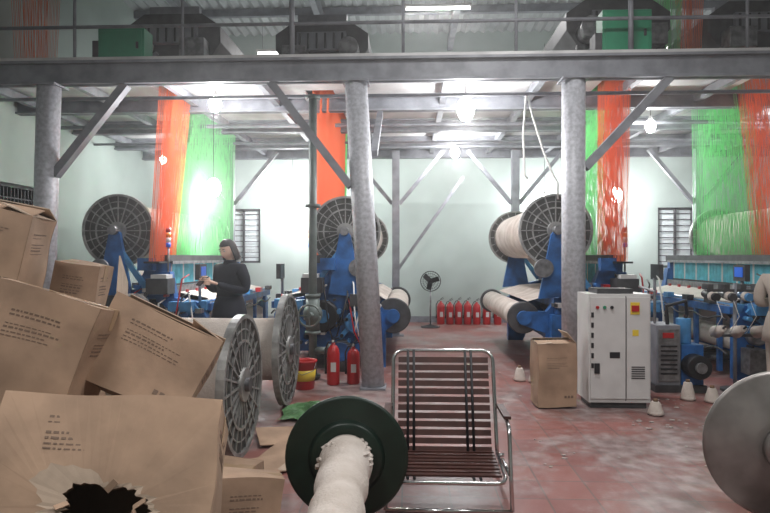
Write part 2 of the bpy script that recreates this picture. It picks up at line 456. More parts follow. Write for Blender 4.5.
    b.lathe((X(.08), yf-.15, .70), (0, 1, 0), [(.09, 0), (.09, .03)], BLUEL, 24)
    b.lathe((X(.52), yf-.12, .62), (0, 1, 0), [(.13, 0), (.15, .02), (.15, .12)], BLUEL, 28)
    b.lathe((X(-.38), yf-.1, .55), (0, 1, 0), [(.1, 0), (.12, .02), (.12, .1)], GREYM, 24)
    b.cyl((X(.35), yf-.34, .26), (X(.35), yf-.02, .26), .12, BLUE, n=24)
    for k in range(7): b.cyl((X(.35), yf-.32+.04*k, .26), (X(.35), yf-.31+.04*k, .26), .13, STEELD, n=24)
    b.box((X(.35), yf-.2, .07), (.24, .3, .13), STEELD)
    b.box((X(-.05), yf-.13, 1.12), (.28, .24, .2), STEELD)
    b.box((X(-.07), yf-.14, 1.24), (.2, .2, .06), WHITE)
    b.box((X(-.32), yf-.1, .86), (.3, .18, .12), BLUEL)
    b.box((X(.55), yf-.1, .92), (.2, .2, .16), STEELD)
    b.box((X(.15), yf-.08, 1.4), (.2, .12, .16), BLUE)
    b.box((X(-.45), yf-.11, .25), (.2, .2, .3), GREYM)
    b.box((X(.8), yf-.07, .5), (.14, .14, .5), BLUE)
    for k in range(60):
        u = r.uniform(-.55, .85); z = r.uniform(.28, 1.2 if -.1 < u < .3 else .9)
        mm = r.choice([BLUE, BLUEL, STEELD, GREYM, BLACK, BLUE, WHITE, RED if r.random() < .3 else STEELD])
        if r.random() < .5:
            b.box((X(u), yf-.06, z), (r.uniform(.02, .1), r.uniform(.06, .16), r.uniform(.02, .09)), mm)
        else:
            rr = r.uniform(.012, .04); b.cyl((X(u), yf-.12, z), (X(u), yf+.01, z), rr, mm, n=12)
    for k in range(9):
        u0 = r.uniform(-.5, .6); u1 = u0+r.uniform(-.3, .3); za = r.uniform(.9, 1.3); zb = r.uniform(.2, .6)
        b.tube([(X(u0), yf-.02, za), (X(u0+.03), yf-.17, za-.05), (X((u0+u1)/2), yf-.2, (za+zb)/2-.1), (X(u1), yf-.15, zb), (X(u1), yf-.02, zb+.05)], .011, r.choice([BLACK, STEELD, RED, ROPE]), 6)
    b.beam((X(-.5), yf-.06, .85), (X(.0), yf-.06, .45), .05, .06, BLUEL)
    b.beam((X(.7), yf-.06, .85), (X(.3), yf-.06, .4), .05, .06, BLUEL)
    b.cyl((X(-.5), yf+.05, .9), (X(-.5), yf+.05, 1.22), .02, STEEL, n=10)
    b.box((X(-.52), yf+.03, 1.3), (.06, .26, .2), STEELD)
    b.box((X(-.555), yf+.03, 1.31), (.006, .18, .12), BLUELENS)
    ux = -.1
    b.cyl((X(ux), yf+.0, 1.3), (X(ux), yf, 1.62), .014, GREYM, n=8)
    for k, m in enumerate([BLUELENS, WHITE, ORANGE, RED]):
        b.cyl((X(ux), yf, 1.62+k*.065), (X(ux), yf, 1.68+k*.065), .032, m, n=14)
    lm = b.finish('weaving_loom', bevel=0)

    b = B(); r = random.Random(idx+50)
    o, g = l['o'], l['g']
    cords(b, r, hx, *o, 1.43, 4.12, ORNC, int(25*(o[3]-o[2])/.65)+6, rows=3)
    cords(b, r, hx, *g, 1.43, 4.12, GRNC, int(32*(g[3]-g[2])/1.0)+6, rows=3)
    b.box((hx, (o[0]+g[1])/2, 1.425), (.2, g[1]-o[0]+.08, .025), BLACK)
    b.finish('harness_cords', recalc=False, parent=lm, world=True)

    b = B(); ym = (o[2]+g[3])/2+.15; ly = (g[3]-o[2])/2
    zd = ZB1+.04; q = -.28
    for sx in (-.5, .5):
        for sy in (-ly-.05, ly+.05):
            b.box((hx+sx, ym+sy, zd+.2), (.1, .1, .4), STEELD)
        b.box((hx+sx, ym, zd+.05), (.14, 2*ly+.2, .1), STEELD)
    b.prism([(hx-.45, zd+.6+q), (hx+.45, zd+.6+q), (hx+.66, zd+.9+q), (hx+.66, zd+1.12+q), (hx+.4, zd+1.3+q), (hx-.4, zd+1.3+q), (hx-.66, zd+1.12+q), (hx-.66, zd+.9+q)], ym-ly, ym+ly, STEELD)
    b.box((hx, ym-ly-.03, zd+1.0+q), (.7, .08, .26), STEEL)
    for k in range(6): b.box((hx-.3+.12*k, ym-ly-.08, zd+1.0+q), (.03, .02, .22), BLACK)
    b.box((hx-.35*s, ym-ly-.15, zd+.75+q), (.34, .22, .26), GREYM)
    b.cyl((hx+.4*s, ym-ly-.26, zd+.85+q), (hx+.4*s, ym-ly, zd+.85+q), .14, GREYM, n=24)
    b.beam((hx-.75, ym-ly-.04, zd+.05), (hx-.2, ym-ly-.04, zd+.75+q), .05, .05, STEEL)
    b.beam((hx+.75, ym-ly-.04, zd+.05), (hx+.2, ym-ly-.04, zd+.75+q), .05, .05, STEEL)
    for k in range(5):
        yy = ym-ly+.1+k*(2*ly-.2)/4
        b.box((hx, yy, zd+1.3+q+.06), (.7, .1, .12), STEEL)
    b.finish('jacquard_machine', bevel=.008)
    if idx in (0, 2):
        b = B(); gx = -3.45 if idx == 0 else 2.50
        gy = 7.15; hc = .42 if idx == 0 else .54
        b.box((gx, gy, zd+hc/2), (.56, .24, hc), GREENB)
        b.box((gx, gy-.125, zd+hc/2), (.5, .012, hc-.06), GREENB)
        b.box((gx+.2, gy-.135, zd+hc/2), (.03, .02, .08), BLACK)
        b.box((gx-.32, gy, zd+.14), (.08, .22, .28), STEELD)
        b.finish('control_cabinet', bevel=.008)
for i, l in enumerate(looms): make_loom(l, i)
r_ = random.Random(3)
for (x, ya, yb, m) in [(-5.35, 8.0, 8.75, ORNC), (3.78, 8.1, 8.5, ORNC), (3.50, 8.1, 8.6, GRNC)]:
    b = B(); cords(b, r_, x, ya, yb, ya-.1, yb+.1, ZB1+.1, ZR-.45, m, 26)
    b.box((x, (ya+yb)/2, ZB1+.09), (.16, yb-ya+.2, .1), STEELD); b.box((x, (ya+yb)/2, ZR-.44), (.3, yb-ya+.35, .06), STEELD)
    b.finish('yarn_sheet', recalc=False)

# ---------------------------------------------------------------- warp beams on the floor (left)
def warp_beam(name, xr, y, r, ry, length):
    b = B()
    flange(b, (xr, y, r), (1, 0, 0), r, t=.03, ribs=22)
    flange(b, (xr-length, y, r), (1, 0, 0), r, t=.03, ribs=22)
    b.lathe((xr-length+.02, y, r), (1, 0, 0), [(ry*.97, 0), (ry, .03), (ry*1.01, length*.3), (ry, length*.6), (ry*1.01, length-.07), (ry*.97, length-.04)], YARN, 44)
    b.finish(name)
warp_beam('warp_beam', -1.28, 4.5, .53, .34, 1.3)
warp_beam('warp_beam', -1.25, 6.05, .56, .31, 1.6)

b = B()
ax = Vector((.045, -1, 0)).normalized(); c = Vector((-.362, 3.42, .352))
b.lathe(c-ax*.012, ax, [(.34, 0), (.352, .006), (.352, .022), (.335, .028)], GREEND, 56)
b.lathe(c+ax*.016, ax, [(.22, 0), (.19, .02), (.16, .02)], GREEND, 40)
prof = []
for k in range(26):
    prof.append((.128+.008*math.sin(k*1.7)+.006*math.sin(k*.6)+(.012 if k < 3 else 0), .02+k*.09))
b.lathe(c, ax, prof, YARN, 40)
for k in range(34):
    a = rng.uniform(0, math.pi); t = rng.uniform(.03, .22)
    q = c+ax*t+Vector((math.cos(a)*.135, 0, math.sin(a)*.135))
    b.ball(q, rng.uniform(.012, .024), YARN, (1.4, 1.6, .5), 8, 6, jit=.3)
c2 = c+ax*2.3
b.lathe(c2, ax, [(.34, 0), (.352, .006), (.352, .022), (.335, .028)], GREEND, 56)
b.finish('warp_beam')
b = B()
ax = Vector((-.15, -.99, 0)).normalized(); c = Vector((2.12, 3.5, .425))
b.lathe(c-ax*.02, ax, [(.41, 0), (.425, .008), (.425, .02), (.405, .026), (.24, .05), (.17, .075)], FLGR, 64)
b.lathe(c+ax*.05, ax, [(.13, 0), (.13, .06), (.09, .07)], FLGR, 32)
b.lathe(c+ax*.02, ax, [(.105, 0), (.11, .05), (.11, 1.2), (.105, 1.25)], YARN, 32)
b.lathe(c-ax*.15, ax, [(.04, 0), (.04, .14)], STEELD, 20)
b.lathe(c+ax*1.27, ax, [(.41, 0), (.425, .008), (.425, .02), (.40, .03)], FLGR, 64)
b.finish('warp_beam')

# ---------------------------------------------------------------- cardboard boxes
def cbox(center, size, eul, flaps=False, hole=False, text=True, seed=0, flapang=(120, 120, 100, 130)):
    r = random.Random(seed); w, d, h = size; b = B()
    b.M = Matrix.Translation(center) @ Euler([rad(a) for a in eul]).to_matrix().to_4x4()
    t = .006
    def panel(c, dd, m, ny=10):
        c = Vector(c); ax_ = [i for i in range(3) if dd[i] > .02]; k = [i for i in range(3) if i not in ax_]
        if len(ax_) != 2: b.box(c, dd, m); return
        a, e = ax_; z = k[0]; N = ny
        for sgn in (-1, 1):
            vs = []; fs = []
            for i in range(N+1):
                for j in range(N+1):
                    p = Vector((0, 0, 0)); p[a] = (i/N-.5)*dd[a]; p[e] = (j/N-.5)*dd[e]; p[z] = sgn*dd[z]/2
                    vs.append(c+p)
            for i in range(N):
                for j in range(N):
                    o = i*(N+1)+j; fs.append([o, o+1, o+N+2, o+N+1])
            b.add(vs, fs, m, True)
    if hole:
        hx_, hz_ = .02, -.12; n = 64; inner = []; outer = []; mid = []
        ph1, ph2 = 1.1, 2.7
        for k in range(n):
            a = 2*math.pi*k/n
            rr = 1+.16*math.sin(3*a+ph1)+.10*math.sin(5*a+ph2)+.10*r.uniform(-1, 1)
            inner.append((hx_+.125*rr*math.cos(a), hz_+.075*rr*math.sin(a)))
            dx, dz = math.cos(a), math.sin(a)
            tx = ((w/2 if dx > 0 else -w/2)-hx_)/dx if abs(dx) > 1e-6 else 1e9
            tz = ((h/2 if dz > 0 else -h/2)-hz_)/dz if abs(dz) > 1e-6 else 1e9
            q = min(tx, tz); outer.append((hx_+dx*q, hz_+dz*q))
            ex = 1.12+.10*r.random()+(.75 if 1.7 < a < 3.6 else .25)*max(0, math.sin((a-1.5)/2.3*math.pi) if 1.5 < a < 3.8 else 0)
            mid.append((hx_+.125*rr*ex*dx, max(-h/2+.01, hz_+.075*rr*ex*dz)))
        y = -d/2
        vs = [(x, y, z) for x, z in outer]+[(x, y, z) for x, z in mid]+[(x, y+.004, z) for x, z in inner]+[(x, y+.02, z) for x, z in inner]
        b.add(vs, [[k, (k+1) % n, n+(k+1) % n, n+k] for k in range(n)], CARD)
        b.add(vs, [[n+k, n+(k+1) % n, 2*n+(k+1) % n, 2*n+k] for k in range(n)], CARDL)
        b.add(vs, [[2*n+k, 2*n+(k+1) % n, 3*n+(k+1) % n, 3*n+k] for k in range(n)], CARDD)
        for sx in (-1, 1):
            for sz in (-1, 1):
                cr = (sx*w/2, sz*h/2)
                cand = sorted(range(n), key=lambda k: (outer[k][0]-cr[0])**2+(outer[k][1]-cr[1])**2)
                a1 = next(k for k in cand if abs(outer[k][0]-cr[0]) < 1e-5)
                a2 = next(k for k in cand if abs(outer[k][1]-cr[1]) < 1e-5)
                b.add([(outer[a1][0], y, outer[a1][1]), (cr[0], y, cr[1]), (outer[a2][0], y, outer[a2][1])], [[0, 1, 2]], CARD)
        for k in range(9):
            a = r.uniform(0, 6.28); p = Vector((hx_+.115*math.cos(a), y-.004, hz_+.07*math.sin(a)))
            b.box(p, (.04, .003, .022), CARD, Euler((r.uniform(-.9, .9), r.uniform(-1, 1), r.uniform(-.6, .6))).to_matrix())
    else:
        panel((0, -d/2+t/2, 0), (w, t, h), CARD)
    panel((0, d/2-t/2, 0), (w, t, h), CARD)
    for sx in (-1, 1): panel((sx*(w/2-t/2), 0, 0), (t, d-2*t, h), CARD)
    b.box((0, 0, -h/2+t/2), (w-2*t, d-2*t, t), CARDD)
    if flaps:
        fa = [rad(a) for a in flapang]
        fl = d*.45
        for i, (px, py, ax, ln) in enumerate([(0, -d/2, 'F', w), (0, d/2, 'K', w), (-w/2, 0, 'L', d), (w/2, 0, 'R', d)]):
            a = fa[i]; e = .5*fl
            if ax == 'F': R = Euler((a, 0, 0)).to_matrix(); off = R @ Vector((0, e, 0)); b.box(Vector((px, py, h/2))+off, (ln, fl, t), CARD, R)
            if ax == 'K': R = Euler((-a, 0, 0)).to_matrix(); off = R @ Vector((0, -e, 0)); b.box(Vector((px, py, h/2))+off, (ln, fl, t), CARDL, R)
            if ax == 'L': R = Euler((0, -a, 0)).to_matrix(); off = R @ Vector((e, 0, 0)); b.box(Vector((px, py, h/2))+off, (fl, ln, t), CARDL, R)
            if ax == 'R': R = Euler((0, a, 0)).to_matrix(); off = R @ Vector((-e, 0, 0)); b.box(Vector((px, py, h/2))+off, (fl, ln, t), CARDL, R)
    else:
        panel((0, -d/4+.001, h/2-t/2), (w, d/2-.003, t), CARD); panel((0, d/4-.001, h/2-t/2), (w, d/2-.003, t), CARD)
        b.box((0, 0, h/2+.001), (w, .06, .002), TAPE)
        b.box((w/2+.001, 0, h/2-.05), (.002, .06, .1), TAPE)
    if text:
        for face in ('f', 'r'):
            W = w if face == 'f' else d
            zz = h*.34 if hole else h*.28
            for row in range(7):
                if row in (2,): zz -= .02; continue
                xx = -W*.28; hh = r.choice([.004, .005, .008])
                lim = W*r.uniform(.05, .25)
                while xx < lim:
                    ww = r.uniform(.008, .025)
                    if hole and zz < .0: break
                    if face == 'f': b.box((xx+ww/2, -d/2-.0012, zz), (ww, .001, hh), INK)
                    else: b.box((w/2+.0012, xx+ww/2, zz), (.001, ww, hh), INK)
                    xx += ww+.007
                zz -= hh+.011
        for k in range(3):
            if not hole: b.box((w*.22+.032*k, -d/2-.0012, -h*.34), (.022, .001, .024), INK)
    k = .006
    for i, p in enumerate(b.v):
        q = p*9.0
        b.v[i] = p+Vector((math.sin(q.z*1.3+q.y)*k, math.sin(q.x*1.1+q.z*1.7+seed)*k, math.sin(q.x+q.y*1.5)*k))
    return b.finish('cardboard_box')
cbox((-1.42, 2.2, .18), (.8, .7, .36), (0, 0, 4), seed=1)
cbox((-1.9, 3.1, .30), (1.0, .8, .60), (0, 0, -3), seed=2)
cbox((-2.45, 3.66, .55), (.85, .55, 1.1), (0, 0, 3), seed=3)
cbox((-1.06, 2.12, .68), (.72, .45, .5), (-33, 4, 12), hole=True, seed=4)
cbox((-1.34, 3.05, .95), (.56, .42, .42), (-22, 27, 10), flaps=True, seed=5, flapang=(6, 25, 120, 15))
cbox((-1.72, 2.78, 1.05), (.47, .42, .54), (-10, 17, 5), seed=6)
cbox((-2.24, 3.15, 1.54), (.42, .36, .42), (-3, 11, 12), flaps=True, seed=7, flapang=(15, 20, 12, 12))
cbox((-2.10, 3.74, 1.28), (.27, .25, .36), (0, 10, 10), seed=8)
cbox((-.84, 3.02, .2), (.32, .28, .38), (-8, 8, 20), seed=9)
cbox((-1.12, 3.55, .13), (.4, .3, .24), (0, 0, -12), seed=10)
cbox((1.44, 6.12, .33), (.38, .32, .62), (0, 0, 3), seed=11, flaps=True, flapang=(8, 15, 5, 50))
b = B()
for (x, y, a, w, h) in [(-1.0, 4.9, 20, .5, .4), (-.85, 4.45, -15, .45, .35), (-1.0, 4.2, 40, .35, .3), (-.72, 5.1, 5, .3, .3), (-.62, 4.0, 30, .3, .25)]:
    R = Euler((rad(4), rad(3), rad(a))).to_matrix()
    b.box((x, y, .03), (w, h, .006), CARD, R); b.box((x+.08, y+.05, .022), (w*.7, h*.7, .006), CARDL, Euler((0, 0, rad(a+30))).to_matrix())
b.finish('flattened_cardboard')
b = B(); N = 22; vs = []; fs = []
for i in range(N+1):
    for j in range(N+1):
        u, v = i/N, j/N
        z = .02+.10*math.sin(math.pi*u)*math.sin(math.pi*v)*(.6+.4*math.sin(9*u+5*v))+.02*rng.random()
        vs.append((-1.2+.66*u+.03*math.sin(7*v), 5.35+.6*v+.04*math.sin(9*u), z))
for i in range(N):
    for j in range(N): a = i*(N+1)+j; fs.append([a, a+N+1, a+N+2, a+1])
b.add(vs, fs, GTARP); b.finish('green_plastic_sheet', recalc=False)

# ---------------------------------------------------------------- slatted recliner chair
b = B(); cx = .225; W = .68
yt, zt = 4.16, .85; ys, zs = 3.93, .22; yf_, zf = 3.53, .19
back_d = (Vector((0, yt, zt))-Vector((0, ys, zs)))
rc = .07
x0, x1 = cx-W/2, cx+W/2
dn = back_d.normalized()
P = lambda x, t: Vector((x, ys, zs))+dn*t
TL = back_d.length
Lp = [Vector((x0, ys-.02, zs-.02)), P(x0, .1), P(x0, TL-rc)]
for k in range(1, 6):
    a = rad(180-90*k/6); Lp.append(P(x0+rc+rc*math.cos(a), TL-rc+rc*math.sin(a)))
Lp.append(P(x0+rc, TL)); Lp.append(P(x1-rc, TL))
for k in range(1, 7):
    a = rad(90-90*k/6); Lp.append(P(x1-rc+rc*math.cos(a), TL-rc+rc*math.sin(a)))
Lp += [P(x1, .1), Vector((x1, ys-.02, zs-.02))]
b.tube(Lp, .013, CHROME, 12)
b.tube([(x0, ys, zs), (x0, yf_+.05, zf), (x0+.02, yf_, zf-.01), (x0+.06, yf_-.01, zf-.015), (x1-.06, yf_-.01, zf-.015), (x1-.02, yf_, zf-.01), (x1, yf_+.05, zf), (x1, ys, zs)], .0125, CHROME, 12)
for sx, xx in ((-1, x0-.03), (1, x1+.03)):
    b.tube([(xx, 3.52, .013), (xx, 3.57, .20), (xx, 3.62, .42), (xx, 3.65, .47), (xx, 3.70, .485), (xx, 4.04, .50)], .0125, CHROME, 12)
    b.tube([(xx, 3.57, .20), (xx, 3.9, .19), (xx, 4.1, .09), (xx, 4.2, .013)], .0125, CHROME, 12)
    b.box((xx, 3.86, .512), (.045, .32, .02), SLAT)
    b.cyl((xx-.03*sx, 3.93, .21), (xx+.015*sx, 3.93, .21), .012, CHROME, n=10)
    b.cyl((xx-.03*sx, 4.03, .50), (xx+.015*sx, 4.03, .50), .012, CHROME, n=10)
b.tube([(x0-.03, 4.2, .013), (x1+.03, 4.2, .013)], .0125, CHROME, 10)
b.tube([(x0-.03, 3.52, .013), (x1+.03, 3.52, .013)], .0125, CHROME, 10)
nrm = Vector((0, -dn.z, dn.y))
Rb = Matrix(((1, 0, 0), (0, dn.y, nrm.y), (0, dn.z, nrm.z)))
for k in range(12):
    t = .02+k*(TL-.06)/11.5
    b.box(P(cx, t)+nrm*.012, (W-.07, .037, .012), SLAT, Rb)
for k in range(8):
    t = (k+.3)/8
    p = Vector((cx, ys, zs)).lerp(Vector((cx, yf_, zf)), t)
    b.box(p+Vector((0, 0, .014)), (W-.05, .036, .012), SLAT)
for xo in (-.24, -.20, .15, .19):
    b.tube([P(cx+xo, .0)+nrm*.022, P(cx+xo, TL)+nrm*.018], .009, BLACK, 8)
    b.tube([(cx+xo, ys, zs+.004), (cx+xo, yf_, zf+.004)], .009, BLACK, 8)
b.finish('slatted_recliner_chair')

# ---------------------------------------------------------------- white electrical cabinet
b = B(); ya, yb, zt = 6.0, 6.40, 1.13
x0, x1 = 1.76, 2.36
b.bx(x0, x1, ya, yb, .06, zt, WHITE)
b.bx(x0+.03, x1-.03, ya+.03, yb-.03, 0, .06, STEELD)
xm = x0+.36
b.bx(x0+.015, xm-.006, ya-.014, ya, .1, zt-.03, WHITE); b.bx(xm+.006, x1-.015, ya-.014, ya, .1, zt-.03, WHITE)
b.bx(xm-.004, xm+.004, ya-.004, ya, .08, zt-.02, BLACK)
b.bx(xm+.05, xm+.12, ya-.03, ya-.014, .96, 1.02, RED); b.bx(xm+.04, xm+.13, ya-.018, ya-.014, .93, 1.05, YEL)
for k in range(6): b.bx(xm+.05, x1-.06, ya-.018, ya-.014, .3+.022*k, .31+.022*k, BLACK)
b.bx(xm+.06, xm+.12, ya-.017, ya-.014, .72, .78, YEL); b.bx(x0+.2, x0+.3, ya-.017, ya-.014, .5, .56, BLACK)
b.bx(x0+.05, x0+.1, ya-.03, ya-.014, .35, .45, BLACK)
for k in range(3): b.cyl((x0+.08+.07*k, ya-.03, 1.0), (x0+.08+.07*k, ya-.012, 1.0), .016, [RED, GREENB, BLACK][k], n=12)
for k in range(6): b.bx(x0+.02, x0+.045, ya-.02, ya-.014, .4+.1*k, .45+.1*k, BLACK)
b.bx(x0+.1, x0+.45, ya+.05, ya+.35, zt, zt+.05, STEELD)
b.finish('electrical_cabinet', bevel=.006)

b = B(); x, y = 2.98, 6.95
b.bx(x-.26, x+.0, y-.2, y+.2, .08, .74, STEEL); b.bx(x-.24, x-.02, y-.212, y-.2, .12, .7, GREYM)
b.bx(x+.02, x+.26, y-.18, y+.2, .08, .52, BLUE)
b.cyl((x+.14, y-.36, .3), (x+.14, y-.18, .3), .13, BLACK, n=24); b.cyl((x+.14, y-.4, .3), (x+.14, y-.36, .3), .06, GREYM, n=20)
b.cyl((x+.12, y, .52), (x+.12, y, .8), .08, BLUEL, n=20)
b.bx(x-.28, x+.28, y-.22, y+.22, 0, .08, STEELD)
for k in range(7): b.bx(x-.22, x-.04, y-.22, y-.212, .2+.05*k, .22+.05*k, BLACK)
b.bx(x-.2, x-.08, y-.225, y-.21, .6, .66, RED)
b.tube([(x-.1, y-.1, .74), (x-.12, y-.12, .95), (x+.1, y-.1, 1.0), (x+.16, y, .85), (x+.14, y, .8)], .022, BLACK, 8)
b.tube([(x-.2, y, .74), (x-.2, y, 1.1), (x-.3, y+.2, 1.15)], .018, GREYM, 8)
b.finish('loom_drive_unit', bevel=.004)
def feeder(x, y, seed):
    b = B(); r = random.Random(seed)
    b.cyl((x, y, 0), (x, y, .03), .15, STEELD, n=20)
    b.cyl((x, y, .02), (x, y, 1.2), .02, STEEL, n=10)
    b.beam((x-.3, y, 1.12), (x+.3, y, 1.12), .03, .03, STEELD); b.beam((x-.26, y, .62), (x+.26, y, .62), .03, .03, STEELD)
    for k in range(4):
        xx = x-.27+.18*k
        b.cyl((xx, y-.14, 1.05), (xx, y+.12, 1.08), .045, [BLACK, STEELD, BLUEL, BLACK][k], n=16)
        b.cyl((xx, y-.10, 1.055), (xx, y-.03, 1.06), .05, YARN, n=16)
        b.box((xx, y+.06, 1.16), (.06, .14, .06), STEELD)
        b.tube([(xx, y-.12, 1.05), (xx+.03, y-.2, .85), (xx-.02, y-.1, .66)], .004, ROPE, 5)
    for k in range(3):
        xx = x-.22+.22*k
        b.cyl((xx, y-.02, .66), (xx, y-.18, .72), .07, YARN, .035, n=18)
        b.cyl((xx, y+.02, .62), (xx, y-.22, .74), .012, BLACK, n=8)
    b.finish('weft_feeder_stand')
feeder(3.62, 6.85, 1); feeder(4.35, 6.85, 2)

# ---------------------------------------------------------------- fire extinguishers, bucket, pipe
def extinguisher(x, y, h=.52, r=.075):
    b = B(); k = h/.52
    b.lathe((x, y, 0), (0, 0, 1), [(r*.9, 0), (r, .015), (r, .34*k), (r*.9, .385*k), (r*.6, .42*k), (r*.3, .435*k), (r*.28, .46*k)], RED, 22)
    b.box((x+.01, y-r*.98, .2*k), (r*.8, .008, .1*k), WHITE)
    b.box((x, y, .475*k), (.035, .03, .035), BLACK)
    b.beam((x-.01, y, .485*k), (x+.07, y, .51*k), .02, .01, BLACK); b.beam((x-.01, y, .50*k), (x+.06, y, .54*k), .02, .01, BLACK)
    b.tube([(x-.01, y, .47*k), (x-.06, y, .46*k), (x-r-.02, y, .38*k), (x-r-.015, y, .2*k), (x-r-.012, y, .12*k)], [.009, .009, .009, .009, .016], BLACK, 8)
    b.cyl((x, y-.02, .475*k), (x, y-.035, .475*k), .014, WHITE, n=12)
    b.finish('fire_extinguisher')
extinguisher(-.90, 7.0, .56); extinguisher(-.67, 7.06, .5)
for i, x in enumerate([.68, .88, 1.07, 1.27, 1.47, 1.69, 1.93]):
    extinguisher(x, 13.35, .56 if i in (1, 4) else .62 if i == 6 else .58, .085)
b = B(); c = (-1.2, 6.78, 0)
b.lathe(c, (0, 0, 1), [(.105, 0), (.11, .01), (.135, .30), (.145, .305), (.145, .325), (.13, .325), (.125, .3), (.1, .02)], RED, 28)
b.lathe((c[0], c[1], .1), (0, 0, 1), [(.1205, 0), (.129, .12)], YEL, 28)
b.tube([(c[0]-.14, c[1], .31), (c[0]-.12, c[1]-.08, .22), (c[0], c[1]-.15, .18), (c[0]+.12, c[1]-.08, .22), (c[0]+.14, c[1], .31)], .004, GREYM, 6)
b.finish('paint_bucket')
b = B(); x, y = -1.19, 7.3
PIPE = mat('pipe_grey_green', (0.14, 0.17, 0.16), .5, .3, var=.3)
b.cyl((x, y, 0), (x, y, 3.48), .05, PIPE, n=20)
for z in (.02, .55, 1.0, 2.1, 3.42): b.cyl((x, y, z), (x, y, z+.04), .095, PIPE, n=20)
b.cyl((x, y, .6), (x, y, 1.0), .085, PIPE, n=20)
b.ball((x, y, .8), .12, PIPE, (1, 1, 1.1))
b.cyl((x, y-.02, .8), (x, y-.26, .8), .03, PIPE, n=14)
ring = [(x+.13*math.cos(2*math.pi*k/20), y-.26, .8+.13*math.sin(2*math.pi*k/20)) for k in range(21)]
b.tube(ring, .012, PIPE, 8)
for k in range(4):
    a = math.pi*k/2; b.beam((x, y-.26, .8), (x+.13*math.cos(a)+.0001, y-.26, .8+.13*math.sin(a)+.0001), .012, .012, PIPE)
b.cyl((x, y, .35), (x+.2, y, .35), .045, PIPE, n=16); b.cyl((x+.18, y, .35), (x+.22, y, .35), .08, PIPE, n=16)
b.finish('fire_water_pipe')

b = B(); x, y = .43, 12.75
b.lathe((x, y, 0), (0, 0, 1), [(.2, 0), (.2, .02), (.05, .05), (.03, .06)], BLACK, 28)
b.cyl((x, y, .05), (x, y, .9), .018, GREYM, n=12)
b.cyl((x, y+.12, .98), (x, y-.04, .98), .06, BLACK, n=18)
for rr in (.21, .16, .10, .05):
    b.tube([(x+rr*math.cos(2*math.pi*k/24), y-.1-(.21-rr)*.1, .98+rr*math.sin(2*math.pi*k/24)) for k in range(25)], .005 if rr < .2 else .01, BLACK, 6)
for k in range(24):
    a = 2*math.pi*k/24; b.beam((x, y-.12, .98), (x+.21*math.cos(a)+1e-4, y-.1, .98+.21*math.sin(a)+1e-4), .005, .005, BLACK)
for k in range(3):
    a = 2*math.pi*k/3+.3; R = Matrix.Rotation(-a, 3, 'Y') @ Matrix.Rotation(.4, 3, 'X')
    b.box((x+.1*math.cos(a), y-.07, .98+.1*math.sin(a)), (.17, .008, .11), BLACK, R)
b.finish('pedestal_fan')

def cone(x, y, h=.17, r=.075, tip=0):
    b = B()
    b.lathe((x, y, 0), (0, 0, 1), [(r*.7, 0), (r, .012), (r*.98, .03), (r*.55, h-.01), (r*.42, h)], YARN, 22)
    b.lathe((x, y, h), (0, 0, 1), [(r*.3, 0), (r*.26, .025), (r*.18, .025), (r*.18, .005)], CARDD, 14)
    b.finish('yarn_cone')
for (x, y, h) in [(2.32, 5.78, .13), (2.9, 6.4, .19), (3.1, 6.3, .15), (1.32, 7.3, .16), (1.48, 7.2, .15)]:
    cone(x, y, h)
for (xa, xb, ya, yb, n_) in [(1.9, 3.0, 5.3, 5.66, 26), (.6, 3.2, 4.3, 5.1, 16), (.5, 1.2, 6.0, 9.0, 20), (2.45, 2.75, 5.95, 6.6, 10)]:
    b = B()
    for k in range(n_):
        s_ = rng.uniform(.005, .016)
        b.ball((rng.uniform(xa, xb), rng.uniform(ya, yb), s_*.3), s_, LINT, (1.4*rng.uniform(.7, 1.5), 1.1, .4), 7, 5, jit=.3)
    b.finish('cotton_lint_scraps', recalc=False)

b = B()
b.tube([(1.42, 7.4, 3.5), (1.5, 7.4, 3.2), (1.62, 7.4, 2.8), (1.74, 7.4, 2.5), (1.80, 7.4, 2.4), (1.80, 7.4, 2.2)], .012, ROPE, 8)
b.tube([(1.42, 7.4, 3.5), (1.38, 7.4, 3.0), (1.40, 7.4, 2.5), (1.44, 7.4, 2.45)], .012, ROPE, 8)
b.finish('hanging_rope')

# ---------------------------------------------------------------- lamps
def bulb(x, y, z, ztop, power, r=.055):
    b = B()
    b.tube([(x, y, z+.14), (x, y, ztop)], .005, BLACK, 6)
    b.lathe((x, y, z+.07), (0, 0, 1), [(.03, 0), (.03, .05), (.015, .08)], WHITE, 16)
    b.ball((x, y, z), r, BULB, (1, 1, 1.35), 16, 10)
    b.finish('hanging_bulb')
    ld = bpy.data.lights.new('bulb_light', 'POINT'); ld.energy = power; ld.shadow_soft_size = .06; ld.color = (.98, .98, 1)
    lo = bpy.data.objects.new('bulb_light', ld); lo.location = (x, y, z-.16); sc.collection.objects.link(lo)
bulb(-2.85, 8.6, 2.5, 3.74, 150, .1)
bulb(.70, 7.6, 3.36, 3.74, 170, .11)
bulb(.82, 11.0, 3.40, 3.74, 95, .08)
bulb(-2.52, 12.8, 2.88, 3.9, 170, .1)
bulb(4.30, 12.7, 2.78, 3.62, 220, .12)
bulb(2.9, 13.1, 2.75, 6.1, 60)
bulb(-2.5, 7.6, 3.46, 3.74, 80, .08)
bulb(6.0, 9.4, 3.3, 3.74, 70)
bulb(3.5, 8.9, 3.4, 3.74, 50, .07)
bulb(-4.6, 11, 3.3, 3.74, 30)
